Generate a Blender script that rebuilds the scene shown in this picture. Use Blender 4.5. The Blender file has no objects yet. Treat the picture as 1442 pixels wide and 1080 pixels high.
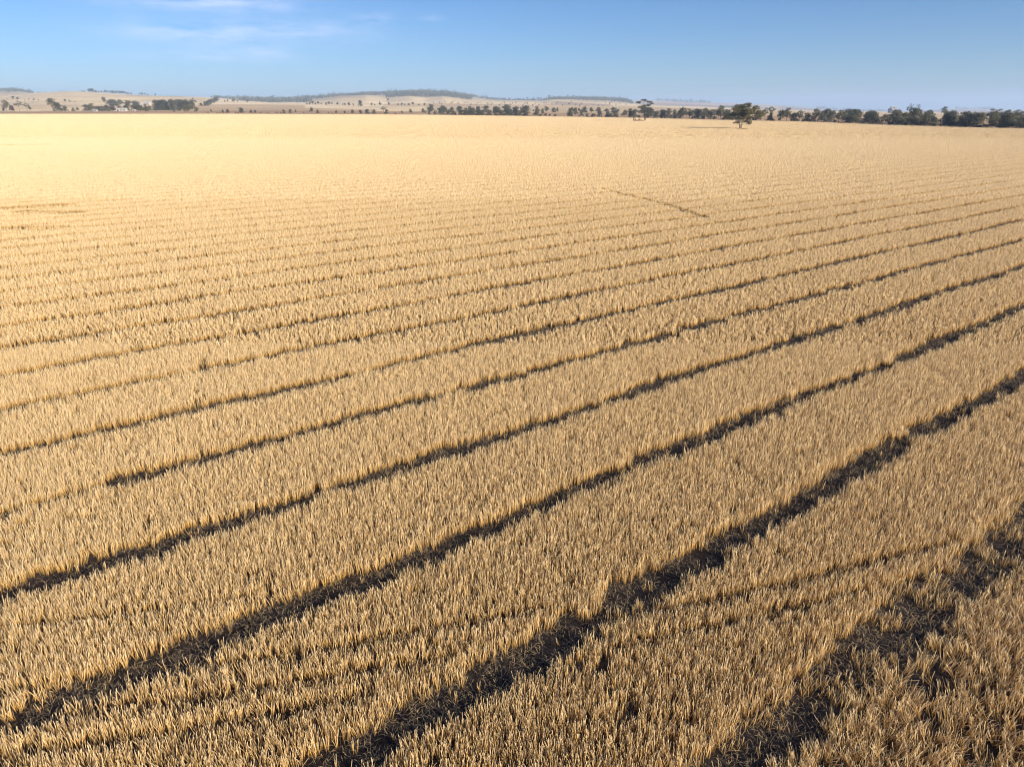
import bpy, math, random
import numpy as np
from mathutils import Vector

R = math.radians
rng = np.random.default_rng(7)
random.seed(7)
scene = bpy.context.scene
COL = scene.collection

# ------------------------------------------------------------------ camera model (photo pixels 1442 x 1080)
CAM_H = 10.0
F = 961.0
HOR = 154.0
P = math.atan((540 - HOR) / F)
CP, SP = math.cos(P), math.sin(P)

def down_over_fwd(y):
    return ((y - 540) * CP + F * SP) / (F * CP - (y - 540) * SP)

def at(x, y, Y):
    """pixel + forward distance -> world point"""
    fw = F * CP - (y - 540) * SP
    return Vector(((x - 721) * Y / fw, Y, CAM_H - Y * down_over_fwd(y)))

def ground_pt(x, y):
    Y = CAM_H / down_over_fwd(y)
    p = at(x, y, Y)
    return p.x, p.y

def px_of(X, Y):
    return 721 + X / Y * (F * CP + (540 - HOR) * SP)

def y_of(Y, z):
    d = CAM_H - z
    return 540 + F * (d * CP - Y * SP) / (Y * CP + d * SP)

# ------------------------------------------------------------------ terrain
def tab(pairs):
    xs = np.array([p[0] for p in pairs], float)
    ys = np.array([p[1] for p in pairs], float)
    return lambda x: np.interp(x, xs, ys)

edgeD = tab([(0, 950), (300, 980), (500, 1010), (721, 985), (880, 900), (950, 800), (1040, 680), (1150, 600), (1250, 505), (1300, 465), (1442, 398)])
edgeY = tab([(0, 161), (300, 161), (500, 161.6), (600, 162.3), (721, 163.8), (800, 165), (880, 166.3), (950, 167.8), (1040, 170), (1150, 172.2), (1250, 176), (1300, 177.8), (1442, 181.8)])
L2Y = tab([(0, 157.4), (110, 157.2), (300, 156), (450, 156), (600, 157.5), (721, 158.5), (880, 160), (1040, 162), (1250, 166), (1442, 170)])
L3Y = tab([(0, 148), (110, 147), (200, 149), (290, 146.5), (340, 146), (450, 147), (520, 150), (600, 150), (660, 149.5), (880, 151), (950, 153), (1040, 155), (1250, 160), (1442, 164)])
L4Y = tab([(-200, 138), (0, 135), (50, 131.5), (110, 129.3), (150, 131), (200, 134), (290, 137), (320, 140), (340, 142.5), (380, 145), (430, 146), (455, 143), (480, 138.8), (517, 136), (545, 141), (560, 139.5), (580, 138), (600, 140), (625, 137), (655, 141), (700, 143), (760, 143.5), (780, 141.5), (830, 145), (870, 148), (900, 149), (950, 150), (1040, 153), (1150, 157), (1442, 161)])
L5Y = tab([(-100, 125), (0, 127.5), (30, 128.5), (50, 131.5), (70, 134), (150, 136), (250, 138), (310, 138.5), (340, 140), (400, 141), (430, 139), (470, 136), (500, 134.5), (530, 133), (560, 131), (600, 130.3), (630, 132), (660, 136.5), (690, 141), (720, 142.5), (760, 143), (775, 141), (800, 139.8), (840, 140), (880, 142), (890, 146), (930, 149), (1040, 153), (1150, 157), (1442, 160)])
L6Y = tab([(-100, 140), (600, 141), (800, 142), (870, 142.5), (895, 141.8), (930, 142.2), (990, 145), (1060, 147), (1100, 149), (1140, 152), (1180, 155.5), (1220, 157.5), (1270, 157.5), (1300, 156), (1340, 154), (1380, 154.2), (1442, 155.5)])

def zy(Y, y):
    return CAM_H - Y * down_over_fwd(y)

def terrain(X, Y):
    """height at world X, Y (arrays)"""
    X = np.asarray(X, float); Y = np.asarray(Y, float)
    az = np.arctan2(X, Y)
    azc = np.clip(az, -R(44), R(44))
    x = 721 + np.tan(azc) * (F * CP + (540 - HOR) * SP)
    rr = np.hypot(X, Y) * np.cos(azc)          # forward distance inside the wedge
    D1 = edgeD(x)
    z1 = zy(D1, edgeY(x))
    t = np.clip((rr - 0.33 * D1) / (0.67 * D1), 0, 1)
    zf = z1 * t ** 2
    D = [D1, D1 * 1.22 + 20, np.full_like(D1, 1900.), np.full_like(D1, 3300.), np.full_like(D1, 5200.), np.full_like(D1, 8800.), np.full_like(D1, 13000.)]
    Z = [z1, zy(D[1], L2Y(x)), zy(D[2], L3Y(x)), zy(D[3], L4Y(x)), zy(D[4], L5Y(x)), zy(D[5], L6Y(x)), zy(D[5], L6Y(x)) * 0 - 40]
    z = zf.copy()
    for k in range(6):
        m = (rr >= D[k]) & (rr < D[k + 1])
        u = np.clip((rr - D[k]) / (D[k + 1] - D[k]), 0, 1)
        if k >= 2:
            u = 0.6 * u + 0.4 * (3 * u * u - 2 * u ** 3)
        z = np.where(m, Z[k] + (Z[k + 1] - Z[k]) * u, z)
    z = np.where(rr >= D[6], -40, z)
    return z

DS = np.concatenate([np.linspace(150, 1500, 500), np.linspace(1503, 9000, 1800)])
def place(x, y):
    """where the sight line through pixel x, y first meets the ground"""
    az = math.atan((x - 721) / (F * CP + (540 - HOR) * SP))
    X = DS * math.tan(az)
    z = terrain(X, DS)
    yy = y_of(DS, z)
    i = int(np.argmax(yy <= y)) if (yy <= y).any() else int(np.argmin(yy))
    return Vector((X[i], DS[i], z[i])), DS[i]

# ------------------------------------------------------------------ node helpers
def new_mat(name):
    m = bpy.data.materials.new(name); m.use_nodes = True
    nt = m.node_tree; nt.nodes.clear()
    return m, nt

def N(nt, t, **kw):
    n = nt.nodes.new(t)
    for k, v in kw.items():
        setattr(n, k, v)
    return n

def ramp(nt, stops, interp='LINEAR'):
    r = N(nt, 'ShaderNodeValToRGB'); cr = r.color_ramp; cr.interpolation = interp
    while len(cr.elements) < len(stops): cr.elements.new(0.5)
    for e, (p, c) in zip(cr.elements, stops):
        e.position = p; e.color = (*c, 1)
    return r

def mixc(nt, a, b, fac, mode='MIX'):
    m = N(nt, 'ShaderNodeMix', data_type='RGBA', blend_type=mode)
    for s, v in ((m.inputs[0], fac), (m.inputs[6], a), (m.inputs[7], b)):
        if hasattr(v, 'links') or isinstance(v, bpy.types.NodeSocket): nt.links.new(v, s)
        elif isinstance(v, (int, float)): s.default_value = v
        else: s.default_value = (*v, 1)
    return m.outputs[2]

def math_n(nt, op, a, b=None, clamp=False):
    m = N(nt, 'ShaderNodeMath', operation=op, use_clamp=clamp)
    for s, v in ((m.inputs[0], a), (m.inputs[1], b)):
        if v is None: continue
        if isinstance(v, bpy.types.NodeSocket): nt.links.new(v, s)
        else: s.default_value = v
    return m.outputs[0]

def noise(nt, vec, scale, detail=3, rough=0.55):
    n = N(nt, 'ShaderNodeTexNoise'); n.inputs['Scale'].default_value = scale
    n.inputs['Detail'].default_value = detail; n.inputs['Roughness'].default_value = rough
    if vec is not None: nt.links.new(vec, n.inputs['Vector'])
    return n.outputs['Fac']

def finish(nt, col, rough=0.9, bump=None, transl=0.0, spec=0.2, bstr=0.5, bdist=0.05, tcol=None):
    b = N(nt, 'ShaderNodeBsdfPrincipled')
    b.inputs['Roughness'].default_value = rough
    b.inputs['Specular IOR Level'].default_value = spec
    if isinstance(col, bpy.types.NodeSocket): nt.links.new(col, b.inputs['Base Color'])
    else: b.inputs['Base Color'].default_value = (*col, 1)
    if bump is not None:
        bp = N(nt, 'ShaderNodeBump'); bp.inputs['Strength'].default_value = bstr
        bp.inputs['Distance'].default_value = bdist
        nt.links.new(bump, bp.inputs['Height']); nt.links.new(bp.outputs[0], b.inputs['Normal'])
    out = N(nt, 'ShaderNodeOutputMaterial')
    if transl > 0:
        t = N(nt, 'ShaderNodeBsdfTranslucent')
        c = tcol if tcol is not None else col
        if isinstance(c, bpy.types.NodeSocket): nt.links.new(c, t.inputs[0])
        else: t.inputs[0].default_value = (*c, 1)
        mx = N(nt, 'ShaderNodeMixShader'); mx.inputs[0].default_value = transl
        nt.links.new(b.outputs[0], mx.inputs[1]); nt.links.new(t.outputs[0], mx.inputs[2])
        nt.links.new(mx.outputs[0], out.inputs[0])
    else:
        nt.links.new(b.outputs[0], out.inputs[0])

# straw of the standing stubble: bleached tops, orange-brown lower stems; feet darkened further to paint in shade between stems
def straw_mat(name, top, low, base, pale):
    m, nt = new_mat(name)
    at_ = N(nt, 'ShaderNodeAttribute', attribute_name='stem')      # x: height along stem, y: random per stem
    sep = N(nt, 'ShaderNodeSeparateXYZ'); nt.links.new(at_.outputs['Vector'], sep.inputs[0])
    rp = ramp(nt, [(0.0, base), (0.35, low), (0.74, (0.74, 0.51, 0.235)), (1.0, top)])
    nt.links.new(sep.outputs[0], rp.inputs[0])
    geo = N(nt, 'ShaderNodeNewGeometry')
    big = math_n(nt, 'ADD', math_n(nt, 'MULTIPLY', noise(nt, geo.outputs['Position'], 0.35, 3), .55), math_n(nt, 'MULTIPLY', noise(nt, geo.outputs['Position'], 0.045, 4), .45))
    oi = N(nt, 'ShaderNodeObjectInfo')
    v = math_n(nt, 'MULTIPLY_ADD', sep.outputs[1], 0.5)
    v.node.inputs[2].default_value = 0.0
    v2 = math_n(nt, 'ADD', v, math_n(nt, 'MULTIPLY', oi.outputs['Random'], 0.3))
    v3 = math_n(nt, 'ADD', v2, math_n(nt, 'MULTIPLY', math_n(nt, 'SUBTRACT', big, 0.5), 0.9), clamp=True)
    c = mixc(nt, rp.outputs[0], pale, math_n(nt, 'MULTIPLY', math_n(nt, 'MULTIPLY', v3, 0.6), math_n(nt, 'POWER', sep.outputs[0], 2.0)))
    dk = math_n(nt, 'GREATER_THAN', sep.outputs[1], 0.90)
    c = mixc(nt, c, (0.30, 0.19, 0.095), math_n(nt, 'MULTIPLY', dk, 0.6))
    finish(nt, c, rough=0.65, transl=0.14, spec=0.3)
    return m

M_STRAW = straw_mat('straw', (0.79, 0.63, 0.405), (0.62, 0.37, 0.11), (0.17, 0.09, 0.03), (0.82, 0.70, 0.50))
M_LITTER = straw_mat('weathered_straw', (0.15, 0.13, 0.11), (0.105, 0.09, 0.078), (0.07, 0.06, 0.052), (0.40, 0.34, 0.27))

def leaf_mat(name, a, b):
    m, nt = new_mat(name)
    geo = N(nt, 'ShaderNodeNewGeometry'); oi = N(nt, 'ShaderNodeObjectInfo')
    at_ = N(nt, 'ShaderNodeAttribute', attribute_name='tint')
    f = math_n(nt, 'ADD', math_n(nt, 'MULTIPLY', at_.outputs['Fac'], 0.7), math_n(nt, 'MULTIPLY', oi.outputs['Random'], 0.3))
    c = mixc(nt, a, b, f)
    finish(nt, c, rough=0.6, transl=0.2, spec=0.3)
    return m
M_GUM = leaf_mat('gum_leaves', (0.090, 0.094, 0.058), (0.195, 0.180, 0.108))
M_HAZEGUM = leaf_mat('dark_gum_leaves', (0.075, 0.086, 0.068), (0.165, 0.166, 0.115))  # dark leaves, greyed and blued so distance haze sits in the colour
M_LONE = leaf_mat('warm_gum_leaves', (0.085, 0.082, 0.042), (0.23, 0.20, 0.10))
M_PURPLE = leaf_mat('dull_shrub_leaves', (0.08, 0.055, 0.045), (0.15, 0.11, 0.08))

def bark_mat():
    m, nt = new_mat('gum_bark')
    geo = N(nt, 'ShaderNodeNewGeometry')
    n = noise(nt, geo.outputs['Position'], 1.6, 4)
    r = ramp(nt, [(0.3, (0.11, 0.08, 0.06)), (0.7, (0.30, 0.24, 0.19))]); nt.links.new(n, r.inputs[0])
    finish(nt, r.outputs[0], bump=n, bstr=0.5, bdist=0.1)
    return m
M_BARK = bark_mat()

# ------------------------------------------------------------------ mesh helpers
def mesh_from(name, V, Fc, mats, smooth=False):
    me = bpy.data.meshes.new(name)
    V = np.asarray(V, np.float32)
    if isinstance(Fc, np.ndarray):
        n, k = Fc.shape
        me.vertices.add(len(V)); me.vertices.foreach_set('co', V.ravel())
        me.loops.add(n * k); me.loops.foreach_set('vertex_index', Fc.astype(np.int32).ravel())
        me.polygons.add(n); me.polygons.foreach_set('loop_start', np.arange(0, n * k, k, dtype=np.int32))
        me.update(calc_edges=True); me.validate()
    else:
        me.from_pydata([tuple(map(float, v)) for v in V], [], Fc); me.update()
    for m in (mats if isinstance(mats, (list, tuple)) else [mats]): me.materials.append(m)
    if smooth: me.polygons.foreach_set('use_smooth', [True] * len(me.polygons))
    return me

def link(name, data, parent=None, label=None, cat=None, group=None, kind=None, loc=None, rotz=None):
    o = bpy.data.objects.new(name, data); COL.objects.link(o)
    if parent: o.parent = parent
    if label: o['label'] = label
    if cat: o['category'] = cat
    if group: o['group'] = group
    if kind: o['kind'] = kind
    if loc is not None: o.location = loc
    if rotz is not None: o.rotation_euler = (0, 0, rotz)
    return o

# ------------------------------------------------------------------ ground (one sheet, polar grid)
def build_ground():
    az = np.concatenate([np.linspace(-180, -50, 27)[:-1], np.linspace(-50, 50, 501), np.linspace(50, 180, 27)[1:]])
    az = np.radians(az)
    rr = np.concatenate([[0.5], np.geomspace(3, 350, 50), np.linspace(360, 1300, 110)[0:], np.linspace(1320, 9200, 240), [10000, 13000, 16000]])
    A, Rr = np.meshgrid(az, rr, indexing='ij')
    azc = np.clip(A, -R(44), R(44))
    rad = Rr / np.cos(azc)
    X = rad * np.sin(A); Y = rad * np.cos(A)
    Z = terrain(X, Y)
    x = 721 + np.tan(azc) * (F * CP + (540 - HOR) * SP)
    D1 = edgeD(x)
    # gentle relief of real land
    amp = np.clip((Rr - 1500) / 3000, 0, 1) * 2.2
    Z = Z + amp * (np.sin(X / 210 + 1.3 * np.sin(Y / 330)) + 0.6 * np.sin(X / 90 + Y / 140))
    # paddock colours (the crops' own colours)
    straw = np.array([0.66, 0.53, 0.33]); brown = np.array([0.45, 0.315, 0.19]); pale = np.array([0.74, 0.60, 0.38])
    pink = np.array([0.55, 0.42, 0.265]); white = np.array([0.80, 0.67, 0.46]); hill = np.array([0.72, 0.585, 0.37]); dull = np.array([0.38, 0.30, 0.22])
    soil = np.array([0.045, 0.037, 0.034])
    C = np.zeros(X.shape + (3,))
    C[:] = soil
    def setc(m, c): C[m] = c
    y = y_of(np.maximum(Rr, 5), Z)
    wob = 0.35 * np.sin(x / 37.) + 0.2 * np.sin(x / 11.)
    setc(Rr > D1, brown)
    D2 = D1 * 1.22 + 20
    setc(Rr > D2, pale)
    setc((Rr > D2) & (x > 240) & (x < 530), pink)
    setc((Rr > D2) & (x > 600), straw * 0.85)
    setc((Rr > 1500 + 60 * wob) & (x < 280), pink * 1.12)
    setc((Rr > 1750 + 60 * wob) & (x < 300), hill)
    setc((Rr > 1750) & (x >= 300) & (x < 430), white)
    setc((Rr > 1450) & (x >= 430) & (x < 540), white * 0.93)
    setc((Rr > 1900) & (x >= 430), hill)
    setc((Rr > 1900) & (x > 540) & (Rr < 2300), pink * 1.1)
    setc((Rr > 2300) & (x > 380) & (Rr < 2650), white * 0.9)
    setc((Rr > 3000) & (x > 180) & (x < 260) & (Rr < 3250), pink * 0.9)
    setc((Rr > 2650) & (Rr < 3700) & (x > 430), pale * 0.95)
    setc((Rr > 2200) & (x > 780) & (x < 860) & (Rr < 2900), dull * 1.2)
    setc((Rr > 3700), hill * 0.8)
    setc((Rr > 5300) & (x > 860), dull)
    setc((Rr > 6500) & (x > 880) & (x < 1100) & (Rr < 7500), pink)
    setc((Rr > 8000) & (x > 860), hill * 0.8)
    nA, nR = X.shape
    V = np.stack([X, Y, Z], -1).reshape(-1, 3)
    i, j = np.meshgrid(np.arange(nA - 1), np.arange(nR - 1), indexing='ij')
    q = np.stack([i * nR + j, (i + 1) * nR + j, (i + 1) * nR + j + 1, i * nR + j + 1], -1).reshape(-1, 4)[:, ::-1]
    # centre cap
    m, nt = new_mat('land')
    at_ = N(nt, 'ShaderNodeAttribute', attribute_name='paddock')
    geo = N(nt, 'ShaderNodeNewGeometry')
    n1 = noise(nt, geo.outputs['Position'], 0.004, 5, 0.6)
    n2 = noise(nt, geo.outputs['Position'], 9.0, 6, 0.7)
    n3 = noise(nt, geo.outputs['Position'], 1.1, 3, 0.6)
    r1 = ramp(nt, [(0.3, (0.78, 0.78, 0.78)), (0.7, (1.2, 1.18, 1.15))]); nt.links.new(n1, r1.inputs[0])
    r2 = ramp(nt, [(0.35, (0.62, 0.62, 0.64)), (0.62, (1.5, 1.4, 1.3))]); nt.links.new(n2, r2.inputs[0])
    r3 = ramp(nt, [(0.4, (0.8, 0.8, 0.8)), (0.65, (1.15, 1.15, 1.15))]); nt.links.new(n3, r3.inputs[0])
    c = mixc(nt, at_.outputs['Color'], r1.outputs[0], 1.0, 'MULTIPLY')
    c = mixc(nt, c, r2.outputs[0], 1.0, 'MULTIPLY')
    c = mixc(nt, c, r3.outputs[0], 1.0, 'MULTIPLY')
    finish(nt, c, rough=0.95, bump=n2, bstr=0.7, bdist=0.06, spec=0.1)
    me = mesh_from('ground', V, q, m, smooth=True)
    ca = me.color_attributes.new('paddock', 'FLOAT_COLOR', 'POINT')
    ca.data.foreach_set('color', np.concatenate([C.reshape(-1, 3), np.ones((V.shape[0], 1))], 1).astype(np.float32).ravel())
    link('ground', me, kind='structure', label='dry harvested paddocks rolling away to low hills')
build_ground()

# ------------------------------------------------------------------ stubble prototypes
def ribbon_patch(name, n, rad, wid, hgt, lean, mat, square=False, flat=False, seed=0, curl=0.25):
    g = np.random.default_rng(seed)
    V = []; Fq = []; A = []
    for k in range(n):
        if square: px, py = g.uniform(-rad[0], rad[0]), g.uniform(-rad[1], rad[1])
        else:
            a = g.uniform(0, 6.283); r_ = rad * math.sqrt(g.uniform(0, 1)); px, py = r_ * math.cos(a), r_ * math.sin(a)
        h = g.uniform(*hgt); w = g.uniform(*wid) * 0.5
        if g.uniform() < 0.12 and not flat: h *= 0.55
        t = g.uniform(0, 6.283); wx, wy = math.cos(t) * w, math.sin(t) * w
        la = g.uniform(0, 6.283); ln = abs(g.normal(0, lean)); lx, ly = math.cos(la) * ln, math.sin(la) * ln
        if flat:
            z0 = g.uniform(0.0, 0.03); z1 = g.uniform(0.01, 0.10)
            d = (math.cos(la), math.sin(la)); nx, ny = -d[1] * w, d[0] * w
            pts = [(px, py, z0), (px + d[0] * h * .5 + g.normal(0, .03), py + d[1] * h * .5 + g.normal(0, .03), max(z0, z1) + .03), (px + d[0] * h, py + d[1] * h, z1 * 0.5)]
            sides = [(nx, ny)] * 3; ws = [1, 1, .6]
        else:
            m2 = 0.55
            bend = 1 + curl * 2 * g.uniform()
            pts = [(px, py, -0.02), (px + lx * h * m2, py + ly * h * m2, h * m2), (px + lx * h * bend, py + ly * h * bend, h * (1 - 0.25 * min(ln, 1) ** 2))]
            sides = [(wx, wy)] * 3; ws = [1.0, 1.0, 0.75]
        b = len(V); rv = g.uniform()
        for (p, s, ww, hh) in zip(pts, sides, ws, (0, .55, 1)):
            V += [(p[0] - s[0] * ww, p[1] - s[1] * ww, p[2]), (p[0] + s[0] * ww, p[1] + s[1] * ww, p[2])]
            A += [(hh, rv, 0)] * 2
        Fq += [(b, b + 1, b + 3, b + 2), (b + 2, b + 3, b + 5, b + 4)]
    me = mesh_from(name, V, np.array(Fq), mat)
    at_ = me.attributes.new('stem', 'FLOAT_VECTOR', 'POINT'); at_.data.foreach_set('vector', np.array(A, np.float32).ravel())
    return me

LODS = []
LODS.append([ribbon_patch('stubble_tuft', 6, 0.045, (.004, .0085), (.24, .36), 0.14, M_STRAW, seed=s) for s in range(8)])
LODS.append([ribbon_patch('stubble_tuft', 9, 0.08, (.008, .0125), (.26, .34), 0.13, M_STRAW, seed=20 + s) for s in range(7)])
LODS.append([ribbon_patch('stubble_patch', 74, (0.45, 0.19), (.013, .020), (.295, .34), 0.10, M_STRAW, square=True, seed=40 + s) for s in range(6)])
LODS.append([ribbon_patch('stubble_patch', 240, (2.2, 0.8), (.035, .055), (.28, .36), 0.17, M_STRAW, square=True, seed=60 + s) for s in range(5)])
LITTER = [ribbon_patch('lying_straw', 26, 0.20, (.004, .0085), (.07, .24), 0.3, M_LITTER, flat=True, seed=80 + s) for s in range(5)]

# ------------------------------------------------------------------ row layout
VPX = 2125.0
ROWAZ = math.atan((VPX - 721) / (F * CP + (540 - HOR) * SP))
RD = np.array([math.sin(ROWAZ), math.cos(ROWAZ)])           # along the rows
RN = np.array([-math.cos(ROWAZ), math.sin(ROWAZ)])          # across, away from the camera
def st(X, Y):
    return X * RN[0] + Y * RN[1], X * RD[0] + Y * RD[1]
# calibrate from row D, C, B, A ... at x = 721
OFF = []
for (px, py) in ((1240, 895), (1060, 745), (721, 730), (721, 610), (721, 525), (721, 475)):
    gx, gy = ground_pt(px, py); OFF.append(st(gx, gy)[0] * .98)      # the near stems hide the near side of each gap
k_ = np.arange(len(OFF)); SPC, S0 = np.polyfit(k_, OFF, 1)
print('row offsets', OFF, 'spacing', SPC, 'S0', S0, 'az', math.degrees(ROWAZ))

NL = 700
lr = np.random.default_rng(3)
PH = lr.uniform(0, 6.283, (NL, 6)); WV = np.stack([lr.uniform(18, 30, NL), lr.uniform(7, 12, NL), lr.uniform(3, 5, NL), lr.uniform(1.4, 2.2, NL), lr.uniform(.6, 1.0, NL), lr.uniform(9, 16, NL)], 1)
def trench(X, Y):
    """signed coverage: returns (distance from the gap's edge, + inside stubble), line index, along"""
    s, a = st(X, Y)
    k = np.round((s - S0) / SPC).astype(int); kc = np.clip(k + 20, 0, NL - 1)
    p = PH[kc]; w = WV[kc]
    off = .075 * np.sin(a * 6.283 / w[:, 0] + p[:, 0]) + .05 * np.sin(a * 6.283 / w[:, 1] + p[:, 1]) + .035 * np.sin(a * 6.283 / w[:, 2] + p[:, 2])
    d = s - (S0 + k * SPC) - off
    base = np.where(k <= 0, 0.47, np.where(k == 1, .39, np.where(k == 2, 0.33, np.where(k <= 5, 0.345, np.where(k <= 9, .31, .28)))))
    half = base + .06 * np.sin(a * 6.283 / w[:, 5] + p[:, 5]) + .06 * np.sin(a * 6.283 / w[:, 3] + p[:, 3] + np.where(d > 0, 2., 0)) + .045 * np.sin(a * 6.283 / w[:, 4] + p[:, 4] + np.where(d > 0, 1., 0))
    # stretches where the gap is overgrown
    g = .8 * np.sin(a * 6.283 / w[:, 5] + p[:, 3]) + .7 * np.sin(a * 6.283 / w[:, 2] + p[:, 4]) + .4 * np.sin(a * 6.283 / w[:, 3] + p[:, 0])
    half = np.where(g > np.where(k == 4, .9, 1.35), half * .3, half)
    half = np.where(np.abs(d) < 3, half, half)
    return np.abs(d) - half, k, a, d

def vnoise(X, Y, sc, seed):
    g = np.random.default_rng(seed); T = g.uniform(0, 1, (256, 256))
    u = X / sc + 1000; v = Y / sc + 1000
    i = np.floor(u).astype(int); j = np.floor(v).astype(int); fu = u - i; fv = v - j
    fu = fu * fu * (3 - 2 * fu); fv = fv * fv * (3 - 2 * fv)
    i &= 255; j &= 255; i2 = (i + 1) & 255; j2 = (j + 1) & 255
    return (T[i, j] * (1 - fu) + T[i2, j] * fu) * (1 - fv) + (T[i, j2] * (1 - fu) + T[i2, j2] * fu) * fv

def seg_dist(X, Y, pts):
    best = np.full(X.shape, 1e9)
    for (a, b) in zip(pts[:-1], pts[1:]):
        ax, ay = ground_pt(*a); bx, by = ground_pt(*b)
        dx, dy = bx - ax, by - ay
        t = np.clip(((X - ax) * dx + (Y - ay) * dy) / (dx * dx + dy * dy), 0, 1)
        best = np.minimum(best, np.hypot(X - ax - t * dx, Y - ay - t * dy))
    return best

TRACKS = [([(-40, 992), (300, 948), (520, 915), (760, 868)], .13), ([(-40, 1040), (350, 985), (640, 935)], .12), ([(-40, 1085), (300, 1036), (520, 990)], .11),
          ([(830, 890), (1090, 838), (1345, 770)], .14), ([(860, 925), (1100, 870), (1280, 828)], .11),
          ([(-40, 900), (200, 872), (430, 838)], .07), ([(1130, 450), (1300, 520), (1442, 610)], .16), ([(1180, 455), (1330, 500)], .12)]
FAR_TRACKS = [([(850, 268), (870, 275), (930, 289), (990, 309)], .55), ([(22, 296), (80, 293)], 2.0), ([(38, 302), (100, 303)], 1.3), ([(15, 327), (70, 325)], 1.5), ([(-40, 206), (60, 205)], 3)]

def fill(density, ymin, ymax, margin=1.03, maxr=None):
    """jittered grid of points seen by the camera, between two forward distances"""
    tl = (721 + 60) / (F * CP + (540 - HOR) * SP) * margin * 1.06
    step = 1 / math.sqrt(density)
    W = ymax * tl + 2
    xs = np.arange(-W, W, step); ys = np.arange(ymin, ymax, step)
    X, Y = np.meshgrid(xs, ys)
    X = X + rng.uniform(-.5, .5, X.shape) * step; Y = Y + rng.uniform(-.5, .5, Y.shape) * step
    m = np.abs(X) < Y * tl + 3
    return X[m], Y[m]

def stubble_points(density, y0, y1, size):
    X, Y = fill(density, y0, y1)
    x = px_of(X, Y)
    m = Y < edgeD(x) - 2
    X, Y = X[m], Y[m]
    e, k, a, d = trench(X, Y)
    u = rng.uniform(0, 1, len(X))
    near = size < .3
    keep = (e > size * (.35 if near else .45) + rng.normal(0, .055 if size < .1 else .04, len(X))) | (size > .6)
    stray = (e < 0) & (u < .02) & near
    dn = vnoise(X, Y, .42, 1) * .5 + vnoise(X, Y, .16, 2) * .5
    dn2 = vnoise(X, Y, 2.6, 3)
    s_, _ = st(X, Y)
    rough = s_ < S0 - .3                                    # the scruffy strip at the near right corner
    keep &= ~((dn < .24) & (u < .8) & near)
    keep &= ~(rough & (dn * .6 + dn2 * .4 < .40) & (u < .8) & near)
    stray |= (k <= 0) & (e < 0) & (vnoise(X, Y, .6, 9) > .62) & (u < .55)
    sc = rng.uniform(.9, 1.1, len(X)) * (.95 + .12 * dn2) if near else rng.uniform(.95, 1.05, len(X)) * (.99 + .05 * dn2)
    sc = np.where(stray, sc * rng.uniform(.5, .95, len(X)), sc)
    for pts, w in TRACKS:
        if near:
            faint = pts[0][1] < 460
            q = seg_dist(X, Y, pts) + .10 * (vnoise(X, Y, .6, 5) - .5)
            inn = q < w
            keep &= ~(inn & (u < (.12 if faint else .42))); sc = np.where(inn, sc * (.88 if faint else .64), sc)
    for pts, w in FAR_TRACKS:
        q = seg_dist(X, Y, pts) + .8 * (vnoise(X, Y, 1.8, 6) - .5)
        inn = q < w
        keep &= ~(inn & (u < .3)); sc = np.where(inn, sc * .62, sc)
    # worn patch under the lone tree
    tx, ty = TREE_XY
    q = np.hypot(X - tx, (Y - ty) * .45) + 2 * (vnoise(X, Y, 2.5, 8) - .5)
    keep &= ~((q < 5) & (u < .9))
    keep |= stray
    X, Y, sc = X[keep], Y[keep], sc[keep]
    lean = np.where(rough[keep], .33, .10)
    al = None if near else (math.pi / 2 - ROWAZ) + rng.normal(0, .02, len(X)) + np.where(rng.uniform(0, 1, len(X)) < .5, math.pi, 0)
    return X, Y, sc, lean * (1 if near else .3), al

_p, _ = place(1046, 182); TREE_XY = (_p.x, _p.y)

def gn_instances(name, protos, X, Y, sc, lean, seed, **kw):
    g = np.random.default_rng(seed)
    n = len(X)
    Z = np.empty(n)
    for i in range(0, n, 200000): Z[i:i + 200000] = terrain(X[i:i + 200000], Y[i:i + 200000])
    return np.stack([X, Y, Z], 1), np.stack([g.normal(0, 1, n) * lean, g.normal(0, 1, n) * lean, g.uniform(0, 6.283, n)], 1), np.stack([g.uniform(.9, 1.15, n), g.uniform(.9, 1.15, n), sc], 1), g.integers(0, len(protos), n)

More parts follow.
